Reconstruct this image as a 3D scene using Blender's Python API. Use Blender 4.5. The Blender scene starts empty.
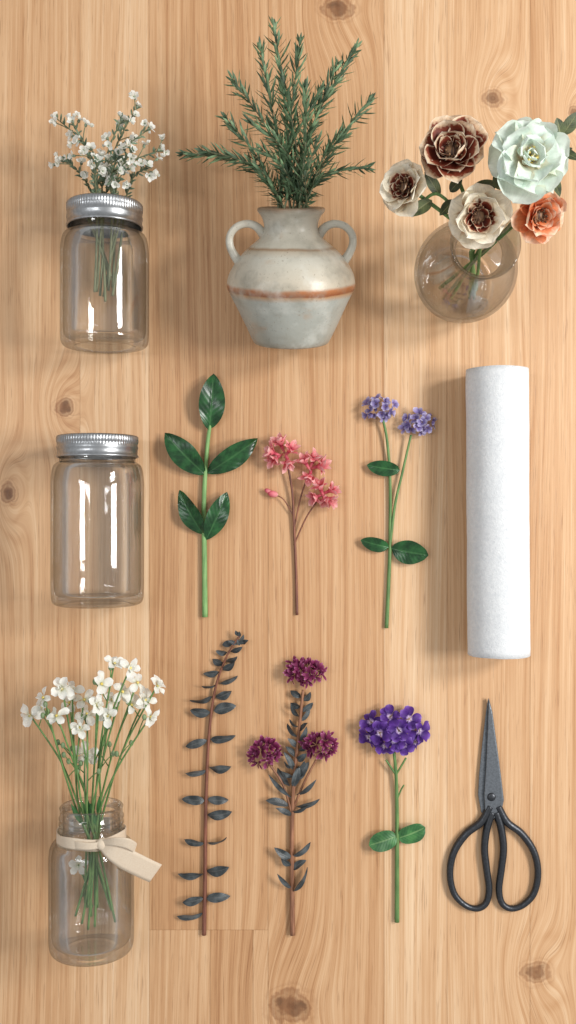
import bpy, math, random
from mathutils import Vector, Matrix, noise as mnoise
random.seed(7)
S=0.001; HC=1000.0
scn=bpy.context.scene
V=Vector
def P(px,py,z=0.0):
    f=1-z/HC
    return V(((px-288)*f,(512-py)*f,z))
def C(r,g,b):
    def l(c):
        c/=255.0
        return c/12.92 if c<=0.04045 else ((c+0.055)/1.055)**2.4
    return (l(r),l(g),l(b),1)
U=random.uniform
# ------------------------------------------------------------ mesh builder
class MB:
    def __init__(s): s.v=[];s.f=[];s.t=[];s.r=[];s.q=[]
    def av(s,p,t=0,r=0,q=0):
        s.v.append(V(p));s.t.append(t);s.r.append(r);s.q.append(q);return len(s.v)-1
    def tube(s,pts,rad,n=8,flat=1.0,closed=False,cap=True,rr=None):
        N=len(pts); rings=[]; rr=random.random() if rr is None else rr
        for i,p in enumerate(pts):
            if closed: a=pts[(i-1)%N];b=pts[(i+1)%N]
            else: a=pts[max(i-1,0)];b=pts[min(i+1,N-1)]
            t=(b-a).normalized() if (b-a).length>1e-9 else V((0,1,0))
            ref=V((0,0,1)) if abs(t.z)<0.92 else V((0,1,0))
            sd=t.cross(ref).normalized(); up=sd.cross(t)
            R=rad(i/(N-1)) if callable(rad) else rad
            rings.append([s.av(p+sd*math.cos(2*math.pi*k/n)*R+up*math.sin(2*math.pi*k/n)*R*flat,i/(N-1),rr,0) for k in range(n)])
        for i in range(N if closed else N-1):
            A=rings[i];B=rings[(i+1)%N]
            for k in range(n): s.f.append((A[k],A[(k+1)%n],B[(k+1)%n],B[k]))
        if cap and not closed:
            s.f.append(tuple(rings[0][::-1])); s.f.append(tuple(rings[-1]))
    def leaf(s,o,d,n,L,W,p=1.0,q=1.0,a0=0.2,a1=-0.4,fold=0.1,cup=0.0,wave=0.0,ns=8,nw=2,rr=None,w0=0.0,twist=0.0):
        d=d.normalized(); sd=d.cross(n)
        if sd.length<1e-6: sd=d.cross(V((0.3,0.5,0.8)))
        sd.normalize(); n=sd.cross(d)
        rr=random.random() if rr is None else rr
        pos=V(o); rows=[]; ph=U(0,6)
        for i in range(ns+1):
            u=i/ns; a=a0+a1*u
            dd=d*math.cos(a)+n*math.sin(a); nn=n*math.cos(a)-d*math.sin(a)
            tw=twist*u; s2=sd*math.cos(tw)+nn*math.sin(tw); nn=nn*math.cos(tw)-sd*math.sin(tw)
            if i: pos=pos+dd*(L/ns)
            w=W*max(math.sin(math.pi*min(max(u,0.0),1)**p),0)**q
            w=max(w,W*w0*(1-u))
            if i==ns: w=W*0.03
            row=[]
            for j in range(-nw,nw+1):
                x=j/nw
                h=fold*abs(x)*w+cup*x*x*w+wave*W*math.sin(u*9+ph+x*2)*abs(x)
                row.append(s.av(pos+s2*x*w+nn*h,u,rr,x))
            rows.append(row)
        for i in range(ns):
            for j in range(2*nw): s.f.append((rows[i][j],rows[i][j+1],rows[i+1][j+1],rows[i+1][j]))
    def ball(s,c,r,sq=1.0,n=8,m=5,axis=V((0,0,1)),rr=None):
        rr=random.random() if rr is None else rr
        qt=axis.to_track_quat('Z','Y'); rows=[]
        for i in range(m+1):
            th=math.pi*i/m
            rows.append([s.av(V(c)+qt@V((r*math.sin(th)*math.cos(2*math.pi*k/n),r*math.sin(th)*math.sin(2*math.pi*k/n),r*sq*math.cos(th))),i/m,rr,0) for k in range(n)])
        for i in range(m):
            for k in range(n): s.f.append((rows[i][k],rows[i+1][k],rows[i+1][(k+1)%n],rows[i][(k+1)%n]))
    def lathe(s,prof,mat,n=72,rib=None):
        rows=[];L=max(a for r,a in prof)
        for (r,a) in prof:
            row=[]
            for k in range(n):
                th=2*math.pi*k/n; R=r+(rib(r,a,th) if rib else 0)
                row.append(s.av(mat@V((R*math.cos(th),R*math.sin(th),a)),a/L,0.5,k/n))
            rows.append(row)
        for i in range(len(rows)-1):
            for k in range(n): s.f.append((rows[i][k],rows[i][(k+1)%n],rows[i+1][(k+1)%n],rows[i+1][k]))
    def strip(s,pts,side,w,thick=0.0,nw=3):
        rows=[]
        for i,p in enumerate(pts):
            sd=side(i/(len(pts)-1)) if callable(side) else side
            ww=w(i/(len(pts)-1)) if callable(w) else w
            rows.append([s.av(p+sd*ww*(j/nw),i/(len(pts)-1),.5,j/nw) for j in range(-nw,nw+1)])
        for i in range(len(rows)-1):
            for j in range(2*nw): s.f.append((rows[i][j],rows[i][j+1],rows[i+1][j+1],rows[i+1][j]))
def cr(pts,n=8,closed=False):
    pts=[V(p) for p in pts]; out=[]; N=len(pts)
    rng=range(N if closed else N-1)
    for i in rng:
        if closed: a,b,c,d=pts[(i-1)%N],pts[i],pts[(i+1)%N],pts[(i+2)%N]
        else: a,b,c,d=pts[max(i-1,0)],pts[i],pts[i+1],pts[min(i+2,N-1)]
        for k in range(n):
            t=k/n
            out.append(0.5*((2*b)+(c-a)*t+(2*a-5*b+4*c-d)*t*t+(3*b-a-3*c+d)*t**3))
    if not closed: out.append(pts[-1])
    return out
def chaikin(p,it=2):
    for _ in range(it):
        o=[p[0]]
        for a,b in zip(p[:-1],p[1:]):
            o.append((a[0]*.75+b[0]*.25,a[1]*.75+b[1]*.25)); o.append((a[0]*.25+b[0]*.75,a[1]*.25+b[1]*.75))
        o.append(p[-1]); p=o
    return p
def thing(name,label,cat,loc,group=None):
    e=bpy.data.objects.new(name,None); scn.collection.objects.link(e)
    e.empty_display_size=0.01; e.location=V(loc)*S
    e["label"]=label; e["category"]=cat
    if group: e["group"]=group
    return e
def parent_loc(e):
    l=V((0,0,0))
    while e is not None:
        l=l+e.location; e=e.parent
    return l
def part(mb,name,mat,parent=None,smooth=True,label=None,bevel=0,solid=0,weld=False):
    off=parent_loc(parent)
    me=bpy.data.meshes.new(name)
    me.from_pydata([tuple(v*S-off) for v in mb.v],[],mb.f); me.update()
    for nm,arr in (('t',mb.t),('r',mb.r),('q',mb.q)):
        at=me.attributes.new(nm,'FLOAT','POINT'); at.data.foreach_set('value',arr)
    me.polygons.foreach_set('use_smooth',[smooth]*len(me.polygons))
    me.materials.append(mat)
    ob=bpy.data.objects.new(name,me); scn.collection.objects.link(ob)
    if parent: ob.parent=parent
    if label: ob["label"]=label
    if bevel:
        b=ob.modifiers.new('b','BEVEL'); b.width=bevel*S; b.segments=3; b.limit_method='ANGLE'
    if solid:
        b=ob.modifiers.new('s','SOLIDIFY'); b.thickness=solid*S; b.offset=0
    return ob
# ------------------------------------------------------------ materials
class NT:
    def __init__(s,name):
        s.m=bpy.data.materials.new(name); s.m.use_nodes=True
        s.t=s.m.node_tree; s.b=s.t.nodes['Principled BSDF']; s.out=s.t.nodes['Material Output']
        s.tc=s.t.nodes.new('ShaderNodeTexCoord')
    def set(s,sock,v):
        if isinstance(v,bpy.types.NodeSocket): s.t.links.new(v,sock)
        else: sock.default_value=v
    def math(s,op,a,b=None,c=None,clamp=False):
        n=s.t.nodes.new('ShaderNodeMath'); n.operation=op; n.use_clamp=clamp
        s.set(n.inputs[0],a)
        if b is not None: s.set(n.inputs[1],b)
        if c is not None: s.set(n.inputs[2],c)
        return n.outputs[0]
    def attr(s,nm):
        n=s.t.nodes.new('ShaderNodeAttribute'); n.attribute_name=nm; return n.outputs['Fac']
    def vec(s,x,y,z):
        n=s.t.nodes.new('ShaderNodeCombineXYZ'); s.set(n.inputs[0],x);s.set(n.inputs[1],y);s.set(n.inputs[2],z); return n.outputs[0]
    def noise(s,vec,scale=1,detail=3,rough=0.5,dist=0):
        n=s.t.nodes.new('ShaderNodeTexNoise'); s.set(n.inputs['Vector'],vec)
        n.inputs['Scale'].default_value=scale;n.inputs['Detail'].default_value=detail;n.inputs['Roughness'].default_value=rough;n.inputs['Distortion'].default_value=dist
        return n.outputs['Fac']
    def ramp(s,f,stops,interp='LINEAR'):
        n=s.t.nodes.new('ShaderNodeValToRGB'); s.set(n.inputs[0],f); e=n.color_ramp.elements; n.color_ramp.interpolation=interp
        while len(e)<len(stops): e.new(0.5)
        for i,(p,c) in enumerate(stops): e[i].position=p; e[i].color=c if len(c)==4 else (*c,1)
        return n.outputs[0]
    def mix(s,f,a,b,mode='MIX'):
        n=s.t.nodes.new('ShaderNodeMix'); n.data_type='RGBA'; n.blend_type=mode; n.clamp_factor=True
        s.set(n.inputs[0],f); s.set(n.inputs[6],a); s.set(n.inputs[7],b); return n.outputs[2]
    def mr(s,v,a,b,c=0.0,d=1.0,smooth=True):
        n=s.t.nodes.new('ShaderNodeMapRange'); n.interpolation_type='SMOOTHSTEP' if smooth else 'LINEAR'
        s.set(n.inputs[0],v)
        for i,x in enumerate((a,b,c,d)): s.set(n.inputs[i+1],x)
        return n.outputs[0]
    def bump(s,h,st=0.3,dist=0.001):
        n=s.t.nodes.new('ShaderNodeBump'); n.inputs['Strength'].default_value=st; n.inputs['Distance'].default_value=dist
        s.set(n.inputs['Height'],h); s.t.links.new(n.outputs[0],s.b.inputs['Normal']); return n.outputs[0]
    def vary(s,col,amt,scale):
        nz=s.noise(s.tc.outputs['Object'],scale,3)
        f=s.mr(nz,.3,.7,1-amt,1+amt)
        r=s.attr('r'); f2=s.math('MULTIPLY_ADD',r,amt*1.6,1-amt*.8)
        f=s.math('MULTIPLY',f,f2)
        n=s.t.nodes.new('ShaderNodeVectorMath'); n.operation='SCALE'; s.set(n.inputs[0],col); s.set(n.inputs[3],f); return n.outputs[0]
    def base(s,col,rough=.5,metal=0,spec=.5):
        s.set(s.b.inputs['Base Color'],col); s.set(s.b.inputs['Roughness'],rough); s.b.inputs['Metallic'].default_value=metal
        s.b.inputs['Specular IOR Level'].default_value=spec
    def transl(s,col,f):
        tr=s.t.nodes.new('ShaderNodeBsdfTranslucent'); s.set(tr.inputs[0],col)
        mx=s.t.nodes.new('ShaderNodeMixShader'); mx.inputs[0].default_value=f
        s.t.links.new(s.b.outputs[0],mx.inputs[1]); s.t.links.new(tr.outputs[0],mx.inputs[2]); s.t.links.new(mx.outputs[0],s.out.inputs[0])
def petal_mat(name,stops,rough=.55,tr=.25,edge=False,amt=.12,vein=.12,scale=250):
    n=NT(name); t=n.attr('t'); q=n.math('ABSOLUTE',n.attr('q'))
    f=n.math('MAXIMUM',n.math('POWER',t,1.3),n.math('MULTIPLY',n.math('POWER',q,3.0),n.mr(t,.1,.45))) if edge else t
    f=n.math('ADD',f,n.math('MULTIPLY',n.math('SUBTRACT',n.noise(n.tc.outputs['Object'],400,2),.5),.25))
    col=n.ramp(f,stops)
    st=n.noise(n.vec(n.math('MULTIPLY',n.attr('q'),9),n.math('MULTIPLY',t,1.2),n.math('MULTIPLY',n.attr('r'),30)),1,2)
    col=n.mix(n.math('MULTIPLY',n.mr(st,.4,.7),vein),col,(0.1,0.05,0.05,1),'MULTIPLY') if vein else col
    col=n.vary(col,amt,scale)
    n.base(col,rough,0,.3); n.bump(st,.3,.0006); n.transl(col,tr); return n.m
def leaf_mat(name,dark,light,rib,rough=.4,amt=.2,tr=.1,veins=.3,spec=.5):
    n=NT(name); t=n.attr('t'); q=n.math('ABSOLUTE',n.attr('q'))
    nz=n.noise(n.tc.outputs['Object'],120,4)
    col=n.mix(n.mr(nz,.3,.7),dark,light)
    ph=n.math('SINE',n.math('MULTIPLY',n.math('SUBTRACT',n.math('MULTIPLY',t,9),n.math('MULTIPLY',q,2.2)),6.283))
    lat=n.mr(ph,.82,1.0)
    mid=n.mr(q,.03,.12,1,0)
    col=n.mix(n.math('MULTIPLY',lat,veins*.5),col,rib)
    col=n.mix(n.math('MULTIPLY',mid,min(1,veins*2.2)),col,rib)
    col=n.vary(col,amt,60)
    n.base(col,rough,0,spec); n.bump(n.math('ADD',n.math('MULTIPLY',ph,-.3),n.math('MULTIPLY',mid,-1)),.35,.0004); n.transl(col,tr); return n.m
def stem_mat(name,c0,c1,rough=.55,amt=.1):
    n=NT(name); sp=n.t.nodes.new('ShaderNodeSeparateXYZ'); n.t.links.new(n.tc.outputs['Object'],sp.inputs[0])
    nz=n.noise(n.vec(n.math('MULTIPLY',sp.outputs[0],500),n.math('MULTIPLY',sp.outputs[1],45),n.math('MULTIPLY',sp.outputs[2],500)),1,4)
    col=n.mix(n.mr(nz,.3,.7),c0,c1); col=n.vary(col,amt,60); n.base(col,rough); n.bump(nz,.4,.0004); return n.m

def wood():
    n=NT('oak_table_wood'); sep=n.t.nodes.new('ShaderNodeSeparateXYZ'); n.t.links.new(n.tc.outputs['Object'],sep.inputs[0])
    x=n.math('MULTIPLY',sep.outputs[0],1000); y=n.math('MULTIPLY',sep.outputs[1],1000)
    seed=n.attr('r'); tone=n.attr('t'); s10=n.math('MULTIPLY',seed,37)
    M=n.math
    wob=n.noise(n.vec(M('MULTIPLY',x,.07),M('MULTIPLY',y,.012),s10),1,3)
    wob2=n.noise(n.vec(M('MULTIPLY',x,.1),M('MULTIPLY',y,.1),5.5),1,3)
    knots=[(64,407,9,8.5,1),(8,492,8,10,1),(338,8,16,12,.9),(493,98,10,9,.75),(290,1006,20,17,.9),(536,972,14,11,.75),(574,112,6,6,.8),(-60,200,12,14,.8),(640,700,12,14,.8)]
    h=0.0;kf=0.0;kr=0.0
    for (cx,cy,a,b,st) in knots:
        dx=M('SUBTRACT',x,cx-288.0); dy=M('SUBTRACT',y,512.0-cy)
        dx2=M('MULTIPLY',dx,dx); dy2=M('MULTIPLY',dy,dy)
        e=M('EXPONENT',M('MULTIPLY',M('ADD',M('DIVIDE',dx2,(a*2.2)**2),M('DIVIDE',dy2,(b*4.0)**2)),-1))
        h=M('ADD',h,M('MULTIPLY',e,2.6*st+.6))
        rr=M('SQRT',M('ADD',M('DIVIDE',dx2,float(a*a)),M('DIVIDE',dy2,float(b*b))))
        rr=M('ADD',rr,M('MULTIPLY',M('SUBTRACT',wob2,.5),1.0))
        core=n.mr(rr,.25,1.15,st,0.0)
        kf=M('MAXIMUM',kf,core)
        ring=M('MULTIPLY',M('MULTIPLY',M('ADD',M('SINE',M('MULTIPLY',rr,15)),1),.5),n.mr(rr,.9,1.6,st,0.0))
        kr=M('MAXIMUM',kr,ring)
    n1=n.noise(n.vec(M('MULTIPLY',x,.009),M('MULTIPLY',y,.0011),s10),1,2,.4)
    ph=M('ADD',M('ADD',M('MULTIPLY',x,.06),M('MULTIPLY',n1,7.5)),M('ADD',h,M('MULTIPLY',wob,.7)))
    ring=M('POWER',M('MULTIPLY_ADD',M('SINE',M('MULTIPLY',ph,6.283)),.5,.5),2.2)
    xs=M('ADD',x,M('MULTIPLY',n1,40)); xs=M('ADD',xs,M('MULTIPLY',h,9))
    fib=n.noise(n.vec(M('MULTIPLY',xs,.30),M('MULTIPLY',y,.0028),s10),1,6,.7)
    fib2=n.noise(n.vec(M('MULTIPLY',xs,1.4),M('MULTIPLY',y,.011),s10),1,3,.6)
    pore=n.noise(n.vec(M('MULTIPLY',xs,1.0),M('MULTIPLY',y,.03),M('ADD',s10,4)),1,2,.5)
    blo=n.noise(n.vec(M('MULTIPLY',x,.013),M('MULTIPLY',y,.002),s10),1,2)
    rmod=n.mr(blo,.35,.65,.2,1.0)
    porem=n.mr(pore,.58,.74)
    v=M('ADD',tone,M('MULTIPLY',M('SUBTRACT',fib,.5),1.3))
    v=M('ADD',v,M('MULTIPLY',M('SUBTRACT',blo,.5),.6))
    v=M('ADD',v,M('MULTIPLY',M('MULTIPLY',ring,rmod),-.16))
    v=M('ADD',v,M('MULTIPLY',M('SUBTRACT',fib2,.5),.5)); v=M('ADD',v,.07)
    col=n.ramp(v,[(0,C(156,108,70)),(.3,C(189,143,101)),(.6,C(208,167,126)),(1,C(228,197,161))])
    col=n.mix(M('MULTIPLY',porem,.38),col,C(128,84,52))
    col=n.mix(M('MULTIPLY',kr,.55),col,C(130,80,48))
    col=n.mix(M('MULTIPLY',kf,.95),col,n.mix(wob2,C(44,24,14),C(150,100,64)))
    n.base(col,n.mr(fib,.3,.7,.42,.55),0,.4)
    n.bump(M('ADD',M('MULTIPLY',fib2,.6),M('ADD',M('MULTIPLY',porem,-.8),M('MULTIPLY',fib,.5))),.25,.0005)
    return n.m
def glass():
    n=NT('clear_glass'); t=n.t
    nz=n.noise(n.tc.outputs['Object'],22,2)
    bp=t.nodes.new('ShaderNodeBump'); bp.inputs['Strength'].default_value=.3; bp.inputs['Distance'].default_value=.0018; t.links.new(nz,bp.inputs['Height'])
    lw=t.nodes.new('ShaderNodeLayerWeight'); lw.inputs[0].default_value=.5
    f=lw.outputs['Facing']
    tcol=n.ramp(f,[(0,(.997,.998,.997,1)),(.35,(.99,.993,.99,1)),(.6,(.955,.96,.955,1)),(.8,(.78,.79,.77,1)),(1,(.36,.37,.34,1))])
    tr=t.nodes.new('ShaderNodeBsdfTransparent'); t.links.new(tcol,tr.inputs[0])
    g=t.nodes.new('ShaderNodeBsdfGlass'); g.inputs['IOR'].default_value=1.47; g.inputs['Roughness'].default_value=0.0; t.links.new(bp.outputs[0],g.inputs['Normal'])
    m0=t.nodes.new('ShaderNodeMixShader'); m0.inputs[0].default_value=.03
    t.links.new(tr.outputs[0],m0.inputs[1]); t.links.new(g.outputs[0],m0.inputs[2])
    gl=t.nodes.new('ShaderNodeBsdfAnisotropic'); gl.inputs['Roughness'].default_value=.04; t.links.new(bp.outputs[0],gl.inputs['Normal'])
    fr=t.nodes.new('ShaderNodeFresnel'); fr.inputs[0].default_value=1.45; t.links.new(bp.outputs[0],fr.inputs['Normal'])
    ff=n.math('MINIMUM',n.math('MULTIPLY',fr.outputs[0],1.2),.6)
    mx=t.nodes.new('ShaderNodeMixShader'); t.links.new(ff,mx.inputs[0])
    t.links.new(m0.outputs[0],mx.inputs[1]); t.links.new(gl.outputs[0],mx.inputs[2]); t.links.new(mx.outputs[0],n.out.inputs[0])
    t.nodes.remove(n.b); return n.m
def metal(name,c,rough,amt=.1,met=1.0,bs=.2,sc=300):
    n=NT(name); nz=n.noise(n.tc.outputs['Object'],sc,4); col=n.mix(n.mr(nz,.3,.7),c,tuple(k*(1-amt*2) for k in c[:3])+(1,))
    n.base(col,n.mr(nz,.3,.7,rough,rough+.12),met); n.bump(nz,bs,.0003); return n.m
def ceramic():
    n=NT('aged_glazed_stoneware'); t=n.attr('t'); o=n.tc.outputs['Object']
    w=n.math('MULTIPLY',n.math('SUBTRACT',n.noise(o,30,3),.5),.03)
    tt=n.math('ADD',t,w)
    col=n.ramp(tt,[(0,C(132,122,106)),(.05,C(156,156,146)),(.36,C(168,171,163)),(.395,C(180,140,104)),(.405,C(138,78,42)),(.44,C(172,110,68)),(.46,C(192,180,160)),(.66,C(190,186,172)),(.70,C(180,168,148)),(.715,C(146,118,90)),(.73,C(188,182,166)),(.96,C(186,178,162)),(.99,C(130,106,82))])
    bl=n.noise(o,45,5,.6); col=n.mix(n.math('MULTIPLY',n.mr(bl,.45,.75),.6),col,C(136,132,118))
    hi=n.noise(o,33,4,.6); col=n.mix(n.math('MULTIPLY',n.mr(hi,.5,.7),.4),col,C(212,212,203))
    st=n.noise(o,22,4,.6,1.0); col=n.mix(n.math('MULTIPLY',n.mr(st,.53,.72),.5),col,C(168,130,94))
    sp=n.noise(o,420,2,.5); col=n.mix(n.math('MULTIPLY',n.mr(sp,.64,.74),.4),col,C(112,94,76))
    n.base(col,n.mr(bl,.3,.7,.26,.45)); n.bump(n.math('ADD',bl,n.math('MULTIPLY',sp,.15)),.45,.0014); return n.m
def felt():
    n=NT('white_wool_felt'); o=n.tc.outputs['Object']
    a=n.noise(o,260,6,.75); b=n.noise(o,50,3); c=n.noise(o,800,3,.7)
    col=n.mix(n.mr(a,.25,.75),C(212,214,216),C(230,231,231)); col=n.mix(n.math('MULTIPLY',n.mr(b,.45,.7),.18),col,C(200,204,208))
    n.base(col,.95,0,.1); n.bump(n.math('ADD',a,c),.6,.0009); return n.m
def cloth():
    n=NT('cream_ribbon_cloth'); o=n.tc.outputs['Object']; a=n.noise(o,700,3)
    q=n.attr('q'); w=n.math('SINE',n.math('MULTIPLY',q,60)); 
    col=n.mix(a,C(220,200,174),C(240,226,206)); n.base(col,.7,0,.3); n.bump(n.math('ADD',a,n.math('MULTIPLY',w,.3)),.3,.0005); n.transl(col,.2); return n.m

WOOD=wood(); GLASS=glass(); CER=ceramic(); FELT=felt(); CLOTH=cloth()
STEEL=metal('brushed_zinc_lid',C(178,180,182),.3,.12)
IRON=metal('blackened_iron',C(74,76,80),.36,.15,.85,.5,400); BLADE=metal('worn_steel_blade',C(122,127,133),.36,.18,.75,.4,500)
L_DK=leaf_mat('dark_green_leaf',C(18,56,26),C(36,84,42),C(66,112,64),.27,.2,.06,.25)
L_MD=leaf_mat('mid_green_leaf',C(44,96,52),C(66,118,64),C(120,155,100),.45,.2,.1,.3)
L_SL=leaf_mat('slate_leaf',C(46,52,54),C(80,86,88),C(112,110,108),.38,.3,.05,.2)
L_RO=leaf_mat('rosemary_needle',C(66,94,66),C(116,142,104),C(150,172,140),.5,.4,.12,.3)
L_GG=leaf_mat('grey_green_leaf',C(84,108,84),C(120,138,112),C(150,160,140),.6,.25,.1,.2)
L_OL=leaf_mat('olive_leaf',C(52,62,40),C(86,96,60),C(130,130,90),.5,.25,.1,.3)
S_GR=stem_mat('light_green_stem',C(104,148,86),C(134,172,106))
S_MG=stem_mat('mid_green_stem',C(76,112,60),C(108,140,80))
S_GY=stem_mat('grey_green_stem',C(100,108,78),C(130,132,100))
S_BR=stem_mat('brown_stem',C(112,72,50),C(150,104,76))
S_RB=stem_mat('red_brown_stem',C(98,56,44),C(140,88,66))
PK=petal_mat('pink_petal',[(0,C(206,76,100)),(.3,C(230,116,130)),(.65,C(240,156,160)),(1,C(248,206,200))],tr=.3)
LI=petal_mat('lilac_petal',[(0,C(92,74,130)),(.5,C(142,128,184)),(1,C(206,200,226))])
BU=petal_mat('burgundy_petal',[(0,C(70,14,42)),(.45,C(112,32,72)),(.8,C(146,58,104)),(1,C(200,136,172))])
PU=petal_mat('purple_petal',[(0,C(240,234,240)),(.14,C(170,140,190)),(.24,C(62,30,108)),(.7,C(96,54,148)),(.9,C(124,86,176)),(1,C(180,152,212))])
WH=petal_mat('white_petal',[(0,C(206,212,176)),(.3,C(236,236,226)),(1,C(246,246,242))],amt=.05,vein=.05,tr=.3)
BRN=petal_mat('rust_brown_petal',[(0,C(52,18,14)),(.5,C(104,42,28)),(.72,C(132,62,42)),(.82,C(222,192,158)),(1,C(242,226,202))],edge=True)
CRM=petal_mat('cream_petal',[(0,C(84,36,28)),(.3,C(116,58,42)),(.42,C(210,176,142)),(.6,C(236,226,202)),(1,C(244,238,222))],amt=.08)
MINT=petal_mat('mint_petal',[(0,C(238,204,146)),(.3,C(236,230,206)),(.65,C(216,232,220)),(1,C(234,242,234))],amt=.06,vein=.06,tr=.25)
ORG=petal_mat('orange_petal',[(0,C(110,40,22)),(.35,C(204,96,52)),(.7,C(234,150,102)),(1,C(246,224,198))],amt=.1)
YEL=stem_mat('yellow_stamen',C(206,180,80),C(232,214,130)); DKC=stem_mat('dark_stamen',C(50,26,20),C(150,112,78)); BUD=stem_mat('green_bud',C(96,120,80),C(132,150,110))

# ------------------------------------------------------------ table
mb=MB(); random.seed(3)
planks=[(-900,-330,.5),(-330,-200,.4),(-200,-100,.6),(-100,-8,.45),(-8,80,.44),(80,149,.61),(149,268,.34),(268,384,.38),(384,447,.65),(447,530,.53),(530,600,.48),(600,720,.6),(720,900,.4),(900,1500,.5)]
cuts={(149,268):[930]}
def quadbox(x0,x1,y0,y1,tone,seed):
    g=.1
    if x0>-800:x0+=g
    x1-=g; y0+=g; y1-=g; c=.13
    a=[mb.av(p,tone,seed,0) for p in [(x0+c,y0+c,0),(x1-c,y0+c,0),(x1-c,y1-c,0),(x0+c,y1-c,0),(x0,y0,-c),(x1,y0,-c),(x1,y1,-c),(x0,y1,-c),(x0,y0,-30),(x1,y0,-30),(x1,y1,-30),(x0,y1,-30)]]
    mb.f.append((a[0],a[1],a[2],a[3]))
    for i in range(4):
        j=(i+1)%4; mb.f.append((a[4+i],a[4+j],a[j],a[i])); mb.f.append((a[8+i],a[8+j],a[4+j],a[4+i]))
    mb.f.append((a[11],a[10],a[9],a[8]))
for (a,b,tn) in planks:
    ys=[-700]+sorted(cuts.get((a,b),[]))+[1724]
    for k,(u,w) in enumerate(zip(ys[:-1],ys[1:])):
        if k==1: quadbox(a-288,210-288,512-w,512-u,.48,random.random()); quadbox(210-288,253-288,512-w,512-u,.28,random.random()); quadbox(253-288,b-288,512-w,512-u,.48,random.random())
        else: quadbox(a-288,b-288,512-w,512-u,tn,random.random())
tb=part(mb,'tabletop',WOOD,None,smooth=False); tb["kind"]="structure"; tb["label"]="pale oak tabletop of glued vertical planks with knots"

# ------------------------------------------------------------ jars
def frame(c,d,tilt=0):
    Z=V(d).normalized(); X=V((Z.y,-Z.x,0)).normalized() if abs(Z.z)<.9 else V((1,0,0)); Y=Z.cross(X)
    m=Matrix((X,Y,Z)).transposed().to_4x4(); m.translation=V(c); return m
def jar_prof(R,rn,L,neck,thread=False):
    sh=L-neck
    o=[(0,3),(R-16,3),(R-12,0.3),(R-6,0),(R-1,3),(R,12),(R,40),(R,sh-30),(R,sh-19),(R-1.2,sh-9),(rn+5,sh-4),(rn,sh-1)]
    o=chaikin(o,3)
    if thread: o+=[(rn,sh+4),(rn+1.8,sh+5.5),(rn+1.8,sh+6.8),(rn,sh+8.5),(rn,sh+11),(rn+1.3,sh+12),(rn+1.3,sh+13),(rn,sh+14),(rn,sh+16.5),(rn+1.3,sh+17.5),(rn+1.3,sh+18.5),(rn,sh+20),(rn,L-3),(rn+.7,L-1.5)]
    else: o+=[(rn,L-3)]
    o+=[(rn-.3,L-.2),(rn-1.3,L),(rn-2.3,L-.4)]
    w=2.8
    i=chaikin([(rn-w,L-3),(rn-w,sh),(rn+5-w,sh-6),(R-1.5-w,sh-11),(R-w,sh-21),(R-w,sh-32),(R-w,40),(R-w,17),(R-w-1,11),(R-8,8.5),(R-16,8.5),(0,8.5)],3)
    return o+i
def band_prof(r,a0,a1,top):
    p=[(r-.9,a0),(r+.3,a0),(r+.6,a0+.8),(r+.3,a0+1.8),(r-.5,a0+2.6),(r-.5,a0+7),(r+.1,a0+8.5),(r+.1,a0+10),(r-.4,a0+11.5),(r-.4,a1-7),(r,a1-6.5),(r,a1-1.5),(r-.8,a1-.3),(r-2,a1)]
    p+= [(r-6,a1),(r-7,a1-.6),(r-9,a1-.6),(0,a1-.6)] if top else [(r-5.5,a1),(r-5.5,a1-.8),(r-1.4,a1-.8)]
    if not top: p+=[(r-1.2,a0)]
    return p
def ribf(a0,a1,amp=.3,n=84):
    return lambda r,a,th: amp*math.sin(n*th) if a0<a<a1 and r>20 else 0
def make_jar(c,R,rn,L,neck,label,lid=None,ang=0.0):
    d=V((math.sin(ang),math.cos(ang),0)); m=frame(c,d)
    e=thing('glass_jar',label,'jar',(c[0],c[1],0),'clear glass jars lying on the table')
    b=MB(); b.lathe(jar_prof(R,rn,L,neck,lid is None),m,96); part(b,'jar_body',GLASS,e)
    if lid:
        b=MB(); b.lathe(band_prof(rn+2.4,L-neck+3,L+1.8,lid=='closed'),m,504,ribf(L-6,L+.5)); part(b,'screw_lid' if lid=='closed' else 'screw_band',STEEL,e)
    return e,m
J1,M1=make_jar((-175.5,157,42.2),42,33.6,136,24,"clear glass jar with open silver screw band holding white sprigs",'band')
J2,M2=make_jar((-182,-89,44.2),44,36,160,22,"empty clear glass jar closed with a silver screw lid",'closed')
J3,M3=make_jar((-188.5,-421,40.7),40.5,29.5,140,29,"open clear glass jar with a cream ribbon and white flowers")

# ribbon on jar three
e=thing('ribbon',"cream cloth ribbon tied around the neck of a glass jar",'ribbon',(-188.5,-309,0))
b=MB(); rb=32.5; cc=V((-188.5,-309,40.7)); pts=[cc+V((math.cos(2*math.pi*k/64)*rb,0.8*math.sin(k*.4),math.sin(2*math.pi*k/64)*rb)) for k in range(65)]
b.strip(pts,V((0,1,0)),5.5); part(b,'neck_loop',CLOTH,e,solid=.8)
kn=V((-172,-308,72))
b=MB(); b.ball(kn,6,.75,14,9,V((.3,0,1))); part(b,'knot',CLOTH,e)
b=MB(); pts=cr([kn+V((0,0,2)),kn+V((10,-6,5)),kn+V((24,-17,-4)),kn+V((38,-29,-16)),kn+V((46,-36,-24))],8)
b.strip(pts,V((.55,.8,.15)).normalized(),lambda t:4.5+6.5*min(1,t*2.2)); part(b,'ribbon_tail',CLOTH,e,solid=.7)
b=MB(); pts=cr([kn+V((0,2,2)),kn+V((12,5,9)),kn+V((24,3,8)),kn+V((30,-5,-2)),kn+V((22,-7,-4)),kn+V((4,-3,1))],8)
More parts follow.
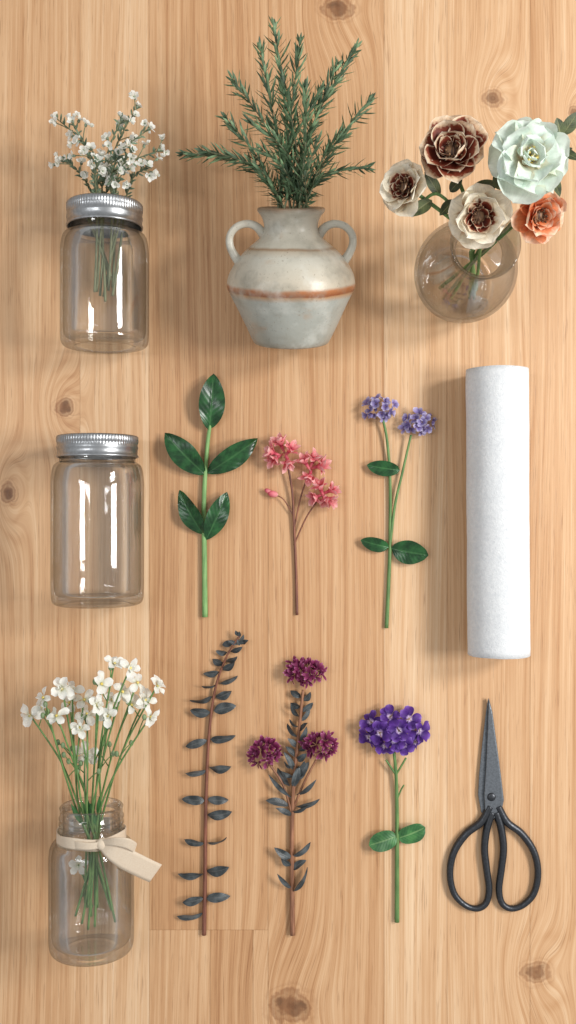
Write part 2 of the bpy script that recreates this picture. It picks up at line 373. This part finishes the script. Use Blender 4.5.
b.strip(pts,lambda t:V((.3,.9,.35)).normalized(),lambda t:3+3*math.sin(math.pi*t)); part(b,'bow_loop',CLOTH,e,solid=.7)
b=MB(); pts=cr([kn+V((0,0,2)),kn+V((-12,-1,4)),kn+V((-24,-1,1)),kn+V((-32,-4,-7)),kn+V((-37,-7,-15))],8)
b.strip(pts,V((.05,1,.1)).normalized(),lambda t:3+1.5*t); part(b,'ribbon_tail',CLOTH,e,solid=.7)

# ------------------------------------------------------------ flower helpers
def basis(n):
    n=n.normalized(); a=n.cross(V((0,0,1)) if abs(n.z)<.9 else V((0,1,0))).normalized(); return n,a,n.cross(a)
def floret(mb,c,n,R,np=5,W=.45,p=1.5,q=.6,open_=1.25,bend=-.3,r0=.05,jit=.12,ns=4,nw=1,cup=.2,wave=.04):
    n,a,b2=basis(n); ph=U(0,6.28); rr=random.random()
    for k in range(np):
        th=ph+2*math.pi*k/np+U(-jit,jit); rad=a*math.cos(th)+b2*math.sin(th)
        op=open_+U(-jit,jit)*1.5; d=rad*math.sin(op)+n*math.cos(op); up=n*math.sin(op)-rad*math.cos(op)
        mb.leaf(c+rad*R*r0,d,up,R*U(.85,1.1),R*W*U(.85,1.1),p,q,0,bend*U(.5,1.5),0,cup,wave,ns,nw,rr=min(1,max(0,rr+U(-.25,.25))),twist=U(-.3,.3))
def dome(mb,c,rx,ry,rz,nf,fR,flat=.35,jn=.25,**k):
    for i in range(nf):
        u=(i+.5)/nf; th=i*2.39996+U(-.3,.3); z=1-u*1.05; s=math.sqrt(max(0,1-z*z))
        nn=V((math.cos(th)*s,math.sin(th)*s,z)); 
        pp=c+V((nn.x*rx,nn.y*ry,nn.z*rz))*U(.78,1.08)
        nn=(nn+V((U(-jn,jn),U(-jn,jn),flat))).normalized()
        floret(mb,pp,nn,fR*U(.75,1.2),**k)
def lpx(mb,b0,z0,b1,z1,W,roll=0.0,**k):
    o=P(*b0,z0);t=P(*b1,z1);d=t-o;n=V((0,0,1))
    n=n+d.normalized().cross(n)*roll
    mb.leaf(o,d,n,d.length*1.02,W,**k)
def spath(pts,n=8): return cr([P(*p) for p in pts],n)

# green leafy sprig
random.seed(11)
e=thing('leafy_sprig',"green sprig with five glossy dark oval leaves lying flat",'sprig',P(205,617,0))
b=MB(); b.tube(spath([(205,617,3),(204.5,560,3),(204,500,3.2),(207,450,3.5),(210,425,5)]),lambda t:2.9-1.1*t,10); part(b,'stem',S_GR,e)
for a0,z0,a1,z1,W,rl in [((209,430),5,(213,374),6,13,.25),((205,474),4,(165,433),7,12.5,-.2),((207,473),4,(258,438),7,11.5,.25),((204,535),4,(180,490),6,10.5,-.3),((206,540),4,(227,492),6,10.5,.2)]:
    b=MB(); lpx(b,a0,z0,a1,z1,W,rl,p=U(.85,1.0),q=.75,a0=.4,a1=-.7,fold=.22,wave=.09,ns=16,nw=4,twist=U(-.3,.3)); part(b,'leaf',L_DK,e)
# pink
random.seed(12)
e=thing('pink_flower_sprig',"pink star blossoms on a thin brown stem lying flat",'flower',P(297,615,0))
b=MB()
b.tube(spath([(297,615,2),(296,570,2),(294,525,3),(292,490,5),(287,462,8)]),lambda t:1.5-.5*t,8)
b.tube(spath([(294,530,3),(300,500,6),(307,478,8)]),.8,6); b.tube(spath([(294,545,2.5),(306,518,6),(318,500,8)]),.8,6)
b.tube(spath([(293,515,3.5),(284,500,5),(276,495,5)]),.6,6); part(b,'stem',S_RB,e)
fl=[[(276,454,-.9,.2),(281,447,-.4,.9),(289,452,.5,.6),(286,458,.2,-.7),(278,458,-.7,-.5)],
    [(307,465,-.5,.8),(315,468,.9,.2),(310,472,-.2,-.6),(313,463,.4,.9)],
    [(321,491,-.4,.8),(328,492,.9,.4),(323,497,.1,-.8),(319,496,-.8,-.3),(327,497,.7,-.4)]]
for grp in fl:
    b=MB()
    for (x,y,nx,ny) in grp:
        c=P(x+U(-1,1),y+U(-1,1),U(8,14)); nn=V((nx,ny,.5)).normalized(); c2=c+nn*5
        floret(b,c,nn,U(13,15.5),5,.24,1.25,.6,U(.5,.7),.0,ns=8,nw=2,cup=.6,wave=.1,jit=.2)
        floret(b,c2,nn,U(8,10),5,.24,1.2,.7,U(1.1,1.35),-.3,ns=6,nw=2,cup=.4,wave=.1,jit=.25)
        for k in range(4): b.tube([c2,c2+nn*6+V((U(-2,2),U(-2,2),U(-1,1)))],.25,4)
        b.tube([c+nn*1,c-nn*4+V((0,0,-1)),c-nn*8+V((0,0,-2))],lambda t:1.9-1.1*t,7)
    part(b,'flower_head',PK,e)
b=MB(); b.ball(P(273,494,5),3.4,1.6,8,6,V((-1,.2,.2))); b.ball(P(268,491,5),2.4,1.6,8,6,V((-1,.5,.2))); part(b,'bud',PK,e)
# lilac
random.seed(13)
e=thing('lilac_flower_sprig',"two-headed lilac flower on thin green stems with oval leaves",'flower',P(387,628,0))
b=MB(); b.tube(spath([(386.5,628,2.2),(389,575,2.2),(390,540,2.5),(390,480,3),(387,440,5),(383,420,7)]),lambda t:2.0-.8*t,8)
b.tube(spath([(390,545,2.5),(395,505,4),(403,470,5),(411,435,7)]),lambda t:1.5-.4*t,8)
part(b,'stem',S_MG,e)
for (x,y,rx,ry) in [(380,408,15,11),(418,423,14,9)]:
    b=MB(); dome(b,P(x,y,6),rx,ry,10,14,6.6,jn=.6,np=5,W=.38,open_=1.0,bend=-.3,ns=5,nw=2,jit=.3)
    for k in range(10): b.ball(P(x+U(-1,1)*rx,y+U(-.9,.9)*ry,U(6,14)),1.8,1.3,7,5,V((U(-1,1),U(-.2,1),.3)))
    part(b,'flower_head',LI,e)
for a0,z0,a1,z1,W,rl in [((400,470),4,(367,465),6,8,-.3),((389,547),3,(361,540),6,7.5,-.3),((391,548),3,(428,555),6,12,.2)]:
    b=MB(); lpx(b,a0,z0,a1,z1,W,rl,p=.95,q=.65,a0=.3,a1=-.55,fold=.2,wave=.08,ns=12,nw=3); part(b,'leaf',L_DK,e)
# slate eucalyptus
random.seed(14)
e=thing('eucalyptus_branch',"dark branch with paired slate grey leaves lying flat",'branch',P(204,935,0))
sp=spath([(204,935,2.6),(205,880,2.6),(206,800,2.6),(209,735,3),(215,690,4),(226,658,6),(239,636,8)],10)
b=MB(); b.tube(sp,lambda t:2.3-1.6*t,8); part(b,'stem',S_RB,e)
def on(py):
    xs=[(935,204),(880,205),(800,206),(735,209),(690,215),(658,226),(634,240)]
    for (a,xa),(c,xc) in zip(xs[:-1],xs[1:]):
        if a>=py>=c: return xa+(xc-xa)*(a-py)/(a-c)
    return 240
lev=[912,900,873,842,818,800,768,740,712,697,684,672,662,653,645]
for k,y in enumerate(lev):
    x=on(y); u=max(0,(715-y)/75); L=26-16*u if u>0 else 26; W=(5.0-1.8*u)
    for sgn in (-1,1):
        if (k,sgn) in ((0,1),(4,-1)): continue
        dy=U(-9,2) if sgn>0 else U(-4,8)
        b=MB(); yy=y+U(-3,3); lpx(b,(x+sgn*1.5,yy),3,(x+sgn*L*U(.8,1.1),yy+dy-(6*u)),U(3,10),W*U(.8,1.25),sgn*U(-.3,1.2),p=U(.8,1.1),q=.7,a0=.45,a1=-.9,fold=.15,wave=.1,ns=9,nw=3,twist=U(-.5,.5)); part(b,'leaf',L_SL,e)
b=MB()
for k in range(8): b.leaf(P(239+U(-4,3),640+U(-4,6),7),V((U(-1,.9),U(.1,1),.2)),V((0,0,1)),U(6,9),1.9,a1=-.4)
part(b,'leaf_tip',L_SL,e)
# burgundy
random.seed(15)
e=thing('burgundy_flower_sprig',"burgundy flower sprig with dark narrow leaves and brown stem",'flower',P(292,935,0))
b=MB(); b.tube(spath([(292.5,935,2.8),(292,880,2.8),(292,825,3),(294,780,4),(299,730,5),(303,690,7)]),lambda t:2.7-1.3*t,9)
b.tube(spath([(292,815,3.2),(283,785,6),(270,765,7)]),1.2,7); b.tube(spath([(292,812,3.2),(303,785,6),(316,760,7)]),1.2,7); part(b,'stem',S_BR,e)
for (x,y,rx,ry,nf,dx) in [(305,672,17,9,17,0),(265,752,12,12,14,-.3),(320,745,14,9,14,.2)]:
    b=MB(); dome(b,P(x,y,6),rx,ry,10,nf,8.4,flat=.25,jn=.5,np=7,W=.19,p=1.3,q=.7,open_=.95,bend=-.3,jit=.35,ns=5)
    for k in range(22):
        th=math.pi*(k/21)*1.1-.15; dd=V((math.cos(th)+dx,math.sin(th),.35)).normalized(); c=P(x,y,8)+V((math.cos(th)*rx*.8,math.sin(th)*ry*.8,U(-2,6)))
        b.leaf(c,dd,V((0,0,1)),U(5,9),1.6,1.3,.7,.1,-.3,.2)
    part(b,'flower_head',BU,e)
lv=[]
for k in range(9):
    y=697+k*10; x=302-k*.9; lv+= [((x-1,y),(x-9-U(0,5),y-U(4,13))),((x+1,y+4),(x+8+U(0,5),y-U(3,10)))]
lv+=[((292,798),(268,775)),((289,806),(266,800)),((296,795),(317,780)),((295,806),(320,800)),((290,786),(277,768)),((297,778),(309,762)),((292,815),(276,808)),((294,770),(284,752)),((293,788),(299,766)),((291,812),(309,806)),
     ((291,858),(274,848)),((293,856),(311,843)),((291,888),(277,874)),((293,892),(308,868)),((291,866),(281,858)),((293,870),(306,860))]
for (a,c) in lv:
    b=MB(); lpx(b,a,4,c,U(4,13),U(2.4,4.3),U(-1,1),p=U(.8,1.1),q=.8,a0=.4,a1=-.8,fold=.3,wave=.1,ns=8,nw=2,twist=U(-.6,.6)); part(b,'leaf',L_SL,e)
# purple
random.seed(16)
e=thing('purple_flower_sprig',"violet cluster flower on a green stem with two round leaves",'flower',P(397,922,0))
b=MB(); b.tube(spath([(397,922,2.6),(397,860,2.6),(397,810,2.8),(396,775,5),(394,752,8)]),lambda t:2.4-.9*t,9)
b.tube(spath([(397,800,3),(401,790,4),(404,785,5)]),.8,6); b.tube(spath([(396,775,5),(386,760,7)]),1,6); b.tube(spath([(396,775,5),(406,758,7)]),1,6); part(b,'stem',S_MG,e)
b=MB()
for (x,y,z,nx,ny) in [(371,722,12,-.7,.4),(390,717,14,-.1,.7),(409,719,13,.5,.6),(419,731,11,.9,.1),(380,733,18,-.3,.1),(399,731,20,.1,0),(369,737,9,-.8,-.3),(385,746,12,-.2,-.6),(404,745,13,.3,-.5),(415,742,9,.6,-.5),(394,741,18,0,-.3)]:
    floret(b,P(x,y,z),V((nx*.8+U(-.3,.3),ny*.8+U(-.3,.3),.8)),U(10.5,13.5),5,.42,1.4,.5,1.25,-.6,ns=9,nw=4,cup=.35,wave=.17,jit=.3,r0=.08)
part(b,'flower_head',PU,e)
for a0,a1,W in [((397,836),(369,845),10),((398,838),(425,827),10)]:
    b=MB(); lpx(b,a0,3,a1,7,W,.1,p=1,q=.5,a0=.3,a1=-.5,fold=.15,wave=.1,ns=12,nw=3); part(b,'leaf',L_MD,e)

# ------------------------------------------------------------ felt roll
e=thing('felt_roll',"roll of thick white felt lying on the wooden table",'roll',(204,0,0))
b=MB(); turns=7; nn=48; N=turns*nn; th=2.3; Rr=30.6; rows=[]
ys=[-138+276*i/40 for i in range(41)]
for k in range(N+1):
    a=2*math.pi*k/nn; r=Rr-th/2-2.55*(turns-k/nn)
    a+= math.radians(200)
    col=[]
    for yv in ys:
        wob=.5*mnoise.noise(V((math.cos(a)*1.3,math.sin(a)*1.3,yv*.02)))+ (.5*mnoise.noise(V((a*.5,yv*.08,k*.01))))*.8
        ey=1.2*mnoise.noise(V((a*.7,0,3))) if abs(yv)>137.9 else 0
        for dr in (-th/2,th/2):
            col.append(b.av(V((204+(r+dr+wob)*math.cos(a)+yv*-.006,yv+ey,Rr+.6+(r+dr+wob)*math.sin(a))),yv/276+.5,.5,0))
    rows.append(col)
for k in range(N):
    A=rows[k];B=rows[k+1]
    for i in range(40):
        b.f.append((A[2*i],A[2*i+2],B[2*i+2],B[2*i])); b.f.append((A[2*i+1],B[2*i+1],B[2*i+3],A[2*i+3]))
    b.f.append((A[0],B[0],B[1],A[1])); b.f.append((A[80],A[81],B[81],B[80]))
for Rw in (rows[0],rows[-1]):
    for i in range(40): b.f.append((Rw[2*i],Rw[2*i+1],Rw[2*i+3],Rw[2*i+2]))
part(b,'felt_sheet',FELT,e)

# ------------------------------------------------------------ scissors
e=thing('scissors',"black iron scissors with loop handles lying closed",'scissors',P(492,800,0))
def prism(poly,z0,z1):
    b=MB(); n=len(poly)
    lo=[b.av(P(x,y,z0)) for x,y in poly]; hi=[b.av(P(x,y,z1)) for i,(x,y) in enumerate(poly)]
    b.f.append(tuple(lo)); b.f.append(tuple(hi[::-1]))
    for i in range(n): b.f.append((lo[i],hi[i],hi[(i+1)%n],lo[(i+1)%n]))
    return b
part(prism([(488,698),(485.5,715),(482,745),(479,775),(478,795),(481,812),(490,822),(498,812),(499,790),(496,750),(491,712)],1.2,3.6),'blade',BLADE,e,False,bevel=.7)
part(prism([(488.6,697),(487.5,730),(486,765),(484,795),(485,812),(492,820),(501,814),(504,800),(501,775),(497,745),(492.5,712)],3.8,6.4),'blade',BLADE,e,False,bevel=1.1)
b=MB(); b.ball(P(491.5,797,6.6),4.2,.38,20,8); part(b,'pivot_screw',IRON,e)
for mir in (0,1):
    pts=[(490,806),(481,822),(466,834),(454,852),(450,873),(454,893),(465,905),(477,908.5),(486,903),(489,889),(486.5,868),(484.5,848),(487,828),(492,812)]
    if mir: pts=[(988-x,y) for x,y in pts]
    z=4.0
    b=MB(); b.tube(cr([P(x,y,z) for x,y in pts],8),lambda t:2.9+.9*abs(math.cos(math.pi*t)),14,1.05); part(b,'handle',IRON,e)

# ------------------------------------------------------------ ceramic vase
T=math.radians(19); d=V((0,math.cos(T),math.sin(T)))
prof_o=chaikin([(0,2),(28,2),(30,0),(35,0),(37,3),(42,14),(51,34),(57.5,47),(60.5,53),(60.5,58),(58.5,66),(51,78),(41.5,88),(31,96),(25.5,102),(24.5,109),(27,117),(31,121),(31.5,124),(29,125.5),(26,124)],3)
prof_i=chaikin([(26,124),(22,117),(21,110),(21,103),(27,95),(38,85),(51,66),(53,56),(44,34),(34,12),(0,8)],2)
m=frame((0,0,0),d); mz=min((m@V((r*math.cos(k),r*math.sin(k),a))).z for r,a in prof_o for k in [i*math.pi/18 for i in range(36)])
cv=V((3,162,-mz)); m=frame(cv,d)
e=thing('ceramic_vase',"grey glazed stoneware vase with two handles and rust bands",'vase',(3,162,0))
b=MB(); b.lathe(prof_o+prof_i,m,96,lambda r,a,th:.3*math.sin(3*th+a*.1)); part(b,'vase_body',CER,e)
for sg in (-1,1):
    b=MB(); pts=cr([m@V((sg*r,0,a)) for r,a in [(24,98),(31,107),(40,110.5),(50,108),(56.5,100.5),(57,91),(53,82),(49,77)]],7)
    b.tube(pts,lambda t:3.5+1.6*abs(2*t-1)**3,12,.85); b.t=[.6]*len(b.t); part(b,'handle',CER,e)
mouth=m@V((0,0,122))
# rosemary
random.seed(21)
tips=[(181,154,60,.3),(200,150,75,.2),(224,116,70,.1),(232,78,80,.1),(260,46,90,0),(274,24,85,0),(300,40,105,0),(322,88,95,0),(357,46,70,0),(372,98,60,-.1),(371,168,55,-.3),(345,135,100,-.1),(250,122,115,.1),(305,85,120,0),(282,75,115,0),(338,62,80,0),(262,150,120,.1),(318,140,120,0)]
def rosemary(tip,z,bd):
    e=thing('rosemary_sprig',"green rosemary sprig standing in a stoneware vase",'rosemary',mouth.xy.to_3d(),'rosemary sprigs in the stoneware vase')
    st=m@V((U(-12,12),U(-12,6),98)); root=m@V((U(-12,12),U(-10,10),45))
    mm=m@V((U(-14,14),U(-14,8),123)); tp=P(tip[0],tip[1],z)
    mid=mm.lerp(tp,.5)+V((U(-5,5),abs(bd)*45+U(-4,8),6))
    mid.x-= (tp.x-mm.x)*.12
    pts=cr([root,st,mm,mid,tp],14)
    b=MB(); b.tube(pts,lambda t:1.4-.9*t,6); part(b,'stem',S_GY,e)
    b=MB(); ps=pts[30:]; tot=sum((q-p).length for p,q in zip(ps[:-1],ps[1:])); nw=int(tot/5.2)
    for k in range(nw):
        f=(k+U(-.2,.2))/nw; f=min(max(f,0),.999)*(len(ps)-1); i=int(f); p=ps[i].lerp(ps[i+1],f-i); tt=(ps[i+1]-ps[i]).normalized()
        _,a,c=basis(tt); u=k/nw
        Ln=(18 if u<.75 else 18-9*(u-.75)/.25)*U(.7,1.15)*(.75+.25*min(1,u*4)); op=(1.15-.45*u)+U(-.2,.2)
        ph=k*1.57*.5+U(-.3,.3)
        for j in range(4):
            th=ph+j*math.pi/2+U(-.4,.4); rad=a*math.cos(th)+c*math.sin(th); o3=op+U(-.25,.25)
            dd=tt*math.cos(o3)+rad*math.sin(o3)
            b.leaf(p,dd,tt*math.sin(o3)-rad*math.cos(o3),Ln*U(.8,1.1),1.2,.8,.5,-.05,.4,.3,0,0,4,1)
    part(b,'needles',L_RO,e)
for (x,y,z,bd) in tips: rosemary((x,y),z,bd)

# ------------------------------------------------------------ standing glass vase with flowers
bx,by=168.0,228.0
mv=Matrix.Translation(V((bx,by,.2)))
po=chaikin([(0,3),(26,3),(29,0),(34,0),(37,4),(42,18),(47,38),(48.5,54),(46.5,70),(39,88),(29,102),(24,112),(23.5,122),(26,138),(30,148)],3)+[(30.3,149.5),(29,150.3),(27.6,149.4)]
pi=chaikin([(27.6,148),(23.5,137),(21,122),(21.4,112),(26,103),(36,88),(43.5,70),(45.5,54),(44,38),(39.5,22),(34,14),(26,12),(0,12)],3)
e=thing('glass_vase',"round clear glass vase standing upright with mixed ranunculus flowers",'vase',(bx,by,0))
b=MB(); b.lathe(po+pi,mv,96); part(b,'vase_body',GLASS,e)
random.seed(31)
def bloom(mb,c,n,R,layers,wave=.09):
    n,a,b2=basis(n)
    for (cnt,op,ln,W,r0,bend,lift) in layers:
        ph=U(0,6.28)
        for k in range(cnt):
            th=ph+2*math.pi*k/cnt+U(-.12,.12); rad=a*math.cos(th)+b2*math.sin(th); o2=op+U(-.12,.12)
            dd=rad*math.sin(o2)+n*math.cos(o2); up=n*math.sin(o2)-rad*math.cos(o2)
            mb.leaf(c+rad*R*r0+n*R*lift,dd,up,R*ln*U(.86,1.12),R*W*U(.88,1.1),1.35,.42,-.0,bend*U(.7,1.3),0,.45,wave,14,6,w0=.3,twist=U(-.2,.2))
def vase_flower(px,py,z,R,n,mat,layers,cmat,cr_,label,nm='ranunculus',inner=None,imat=None,wave=.09):
    c=P(px,py,z); n=V(n).normalized()
    e=thing(nm,label,'flower',(c.x,c.y,0),'cut flowers in the round glass vase')
    ang=math.atan2(c.y-by,c.x-bx)
    rim=V((bx+math.cos(ang)*12,by+math.sin(ang)*12,149)); bot=V((bx-math.cos(ang)*20,by-math.sin(ang)*20,16))
    mid=V((bx,by,110))+V((math.cos(ang),math.sin(ang),0))*6
    b=MB(); b.tube(cr([bot,bot.lerp(mid,.6),mid,rim,c-n*R*.8,c-n*R*.15],8),1.7,8); part(b,'stem',S_MG,e)
    b=MB(); bloom(b,c-n*R*.25,n,R,layers,wave); part(b,'petals',mat,e)
    if inner:
        b=MB(); bloom(b,c-n*R*.2,n,R,inner); part(b,'inner_petals',imat,e)
    b=MB()
    b.ball(c-n*R*.1,R*cr_,.6,12,8,n)
    for k in range(34):
        th=U(0,6.28); rr=R*cr_*U(.5,1.7); _,a,b2=basis(n); pp=c+(a*math.cos(th)+b2*math.sin(th))*rr+n*R*U(.0,.2)
        b.tube([c-n*R*.15,pp],.35,4); b.ball(pp,1.0,1,6,4)
    part(b,'flower_centre',cmat,e)
    b=MB()
    for k in range(5):
        _,a,b2=basis(n); th=k*1.257; rad=a*math.cos(th)+b2*math.sin(th); b.leaf(c-n*R*.3,rad-n*.1,n,R*.7,R*.2,a1=.3)
    part(b,'sepals',L_MD,e)
full=[(6,1.35,1.0,.56,.05,-.1,0),(6,1.15,.86,.46,.05,.2,.04),(6,.95,.66,.34,.08,.4,.08),(5,.8,.5,.22,.1,.4,.1)]
outer=[(6,1.35,1.0,.56,.05,-.1,0),(6,1.1,.92,.50,.05,.25,.04)]
inn=[(6,1.0,.60,.24,.1,.3,.08),(5,.8,.46,.18,.1,.4,.1)]
rose=[(5,1.5,1.06,.66,.05,-.45,0),(5,1.3,.98,.60,.05,-.35,.08),(5,1.05,.80,.50,.05,-.2,.12),(4,.75,.56,.38,.06,.3,.14),(4,.4,.38,.22,.05,.6,.16)]
vase_flower(451,150,200,28,(-.2,.15,1),BRN,full,DKC,.26,"rust brown ranunculus with cream petal edges in a glass vase",wave=.12)
vase_flower(404,187,180,22,(-.65,.0,.8),CRM,outer,DKC,.28,"cream anemone with a brown heart facing sideways in a glass vase",'anemone',inn,BRN,wave=.14)
vase_flower(529,157,205,30,(.15,.1,1),MINT,rose,YEL,.12,"pale mint green ruffled rose in a glass vase",'rose',wave=.2)
vase_flower(479,217,185,25,(-.05,-.45,.9),CRM,outer,DKC,.28,"cream flower with brown heart leaning over the vase rim",'anemone',inn,BRN,wave=.14)
vase_flower(540,216,175,22,(.3,-.4,.85),ORG,outer,DKC,.24,"small orange flower with cream edges in a glass vase",'anemone',inn,ORG,wave=.16)
e=thing('olive_twig',"dark olive leafy twig in a glass vase",'twig',(bx+60,by+60,0),'cut flowers in the round glass vase')
b=MB(); b.tube(cr([V((bx-15,by-18,16)),V((bx+2,by,110)),V((bx+12,by+6,150)),P(545,180,180),P(562,135,185)],8),1.4,8); part(b,'stem',S_GY,e)
for a0,a1,W in [((561,138),(557,118),5),((562,135),(578,112),6),((556,150),(580,160),5),((552,160),(572,148),4.5),((548,170),(560,196),5),((500,190),(495,172),4)]:
    b=MB(); lpx(b,a0,185,a1,192,W,U(-.4,.4),p=.9,q=.75,ns=10,nw=3); part(b,'leaf',L_OL,e)
e=thing('leafy_twig',"green leafy stem among the vase flowers",'twig',(bx,by+10,0),'cut flowers in the round glass vase')
b=MB(); b.tube(cr([V((bx+15,by-18,16)),V((bx+2,by-4,110)),V((bx-8,by+6,150)),P(440,195,170),P(420,205,165)],8),1.4,8); part(b,'stem',S_MG,e)
for a0,a1,W in [((432,200),(410,216),6),((440,196),(425,172),5),((450,192),(462,178),5),((470,190),(500,184),6),((480,195),(510,200),5),((455,200),(440,215),5),((420,203),(402,210),5)]:
    b=MB(); lpx(b,a0,168,a1,176,W,U(-.4,.4),p=.9,q=.75,ns=10,nw=3); part(b,'leaf',L_OL,e)

# ------------------------------------------------------------ white sprigs in jar one
random.seed(41)
def waxsprig(tip,z,nb,sp=17):
    e=thing('white_blossom_sprig',"fine sprig of tiny white blossoms standing in a glass jar",'flower',(-176,290,0),'white blossom sprigs in a glass jar')
    jc=V((-175.5,0,42))
    bot=jc+V((U(-14,10),U(203,235),U(-22,-8))); nk=jc+V((U(-18,18),290,U(-16,20))); tp=P(tip[0],tip[1],z)
    mid=nk.lerp(tp,.5)+V(((tp.x-nk.x)*-.15,5,5))
    pts=cr([bot,bot.lerp(nk,.5)+V((0,0,-3)),nk,mid,tp],10)
    b=MB(); b.tube(pts,lambda t:1.4-.9*t,6)
    ends=[(tp,(tp-mid).normalized())]
    for k in range(nb):
        f=U(.3,.98); i=20+int(f*20); i=min(i,len(pts)-2); p=pts[i]; tt=(pts[i+1]-pts[i]).normalized(); _,a,c=basis(tt); th=U(0,6.28); rad=a*math.cos(th)+c*math.sin(th)
        q=p+(tt*.7+rad*.7)*U(.4,1)*sp; b.tube(cr([p,p.lerp(q,.5)+tt*1,q],3),.5,5); ends.append((q,(tt*.6+rad+V((0,0,.5))).normalized()))
    part(b,'stem',S_GY,e)
    b=MB()
    for i in range(22,len(pts)-1):
        for j in range(2):
            tt=(pts[i+1]-pts[i]).normalized(); b.leaf(pts[i],tt+V((U(-1,1),U(-1,1),U(-1,1))),V((0,0,1)),U(5,9),1.0,ns=3,nw=1)
    for q,n in ends: b.ball(q-n*1.2,1.6,1.3,6,4,n)
    part(b,'leaflets',L_GG,e)
    for q,n in ends:
        bb=MB()
        floret(bb,q,n,U(4.6,6.2),5,.42,1.5,.5,1.1,.3,jit=.3)
        if U(0,1)<.7: floret(bb,q+V((U(-5,5),U(-5,5),U(-1,4))),(n+V((U(-.6,.6),U(-.6,.6),.3))).normalized(),U(3,4.8),5,.42,1.5,.5,.8,.5,jit=.3)
        part(bb,'blossom',WH,e)
for tp,z,nb in [((55,117),55,5),((70,118),70,5),((66,160),60,5),((86,152),85,4),((98,160),95,5),((122,118),80,6),((138,106),65,7),((150,128),85,7),((160,150),60,7),((133,150),100,7),((148,165),80,5),((118,155),90,4)]: waxsprig(tp,z,nb)

# ------------------------------------------------------------ white flowers in jar three
random.seed(51)
blooms=[(30,715),(44,698),(62,689),(57,716),(70,703),(84,700),(87,714),(101,684),(108,716),(97,705),(114,664),(130,668),(122,692),(137,683),(157,686),(145,700),(150,717),(85,754),(43,707),(80,728),(112,700),(131,705),(72,690)]
groups=[[0,18],[1],[2,22],[3],[4,5],[6,19],[7,9],[8],[10,11],[12,20],[13,21],[14,15],[16],[17]]
for g in groups:
    e=thing('white_flower_stem',"long stemmed small white flower standing in a glass jar",'flower',(-188.5,-290,0),'white flowers in the ribboned jar')
    jc=V((-188.5,0,40.7)); px,py=blooms[g[0]]
    off=(px-95)/70
    z=45+U(0,50)
    nk=jc+V((off*15+U(-4,4),-284,U(-14,16))); bot=jc+V((-off*14+U(-10,10),-395+U(-14,20),U(-26,-14))); md=jc+V((U(-6,6),-320,U(-10,8)))
    b=MB(); tp=P(px,py,z); k1=nk.lerp(tp,.5)+V((-(tp.x-nk.x)*.1+U(-3,3),0,4)); main=cr([bot,md,nk,k1,tp],9)
    b.tube(main,lambda t:1.2-.4*t,7)
    heads=[(tp,V((px-92,-(py-800)*.25,70)).normalized())]
    for j in g[1:]:
        qx,qy=blooms[j]; q=P(qx,qy,z+U(-8,8)); s0=main[26]; b.tube(cr([s0,s0.lerp(q,.5)+V((0,3,0)),q],5),.8,6); heads.append((q,V((qx-92,-(qy-800)*.25,70)).normalized()))
    for _ in range(2):
        i=random.randint(24,34); s0=main[i]; q=s0+V((U(-14,14),U(8,20),U(-6,10))); b.tube([s0,s0.lerp(q,.5)+V((0,1,0)),q],.55,5); heads.append((q,None))
    part(b,'stem',S_MG,e)
    for q,n in heads:
        bb=MB()
        if n is None:
            bb.ball(q,2.2,1.4,8,6,V((0,1,.3))); part(bb,'bud',BUD,e); continue
        n=(n+V((U(-.9,.9),U(-.6,.8),0))).normalized()
        floret(bb,q,n,U(10,13),random.choice([4,5,5]),.34,1.4,.55,1.2,-.6,ns=7,nw=3,jit=.35,wave=.2,cup=.35)
        if U(0,1)<.5: floret(bb,q+n*1,n,U(5,7),4,.36,1.4,.55,.7,.3,ns=5,nw=2,jit=.3)
        part(bb,'blossom',WH,e)
        bb=MB(); bb.ball(q+n*1.2,1.4,.8,8,5,n); part(bb,'flower_centre',YEL,e)
    if U(0,1)<.7:
        bb=MB(); s0=main[14]; bb.leaf(s0,V((U(-.5,.5),1,.2)),V((0,0,1)),26,2.6,a1=-.3); part(bb,'leaf',L_MD,e)
e=thing('fallen_blossom',"small white blossom lying inside the ribboned glass jar",'flower',(-200,-350,0))
b=MB(); c0=V((-205,-345,22)); floret(b,c0,V((.1,.2,1)),10,5,.34,1.5,.5,1.1,-.3,ns=6,nw=2,wave=.15); part(b,'petals',WH,e)
b=MB(); b.tube(cr([c0,c0+V((6,-20,-6)),c0+V((12,-45,-9))],6),1,6); part(b,'stem',S_MG,e)

# ------------------------------------------------------------ camera, light
cam=bpy.data.cameras.new('camera'); co=bpy.data.objects.new('camera',cam); scn.collection.objects.link(co)
co.location=(0,0,1.0); co.rotation_euler=(0,0,0); cam.sensor_fit='VERTICAL'; cam.sensor_height=24; cam.lens=24/1.024; cam.clip_start=.01; cam.clip_end=50
scn.camera=co
w=bpy.data.worlds.new("World"); scn.world=w; w.use_nodes=True
bg=w.node_tree.nodes['Background']; bg.inputs[0].default_value=(.97,.985,1,1); bg.inputs[1].default_value=.50
def area(loc,target,sx,sy,power,col):
    l=bpy.data.lights.new('window_or_fill_light','AREA'); l.shape='RECTANGLE'; l.size=sx; l.size_y=sy; l.energy=power; l.color=col
    o=bpy.data.objects.new('window_or_fill_light',l); scn.collection.objects.link(o); o.location=loc
    d=V(target)-V(loc); o.rotation_euler=d.to_track_quat('-Z','Y').to_euler(); return o
area((1.5,.0,1.4),(0,0,0),.34,.42,21,(1,.985,.96))
area((1.4,.56,1.4),(0,0,0),.34,.42,21,(1,.985,.96))
area((-.85,.15,1.7),(-.1,0,0),.14,.9,6,(.97,.985,1))  # added soft fill strip overhead left, not a window; streaks the jar glass
scn.view_settings.view_transform='Standard'; scn.view_settings.look='None'; scn.view_settings.exposure=0
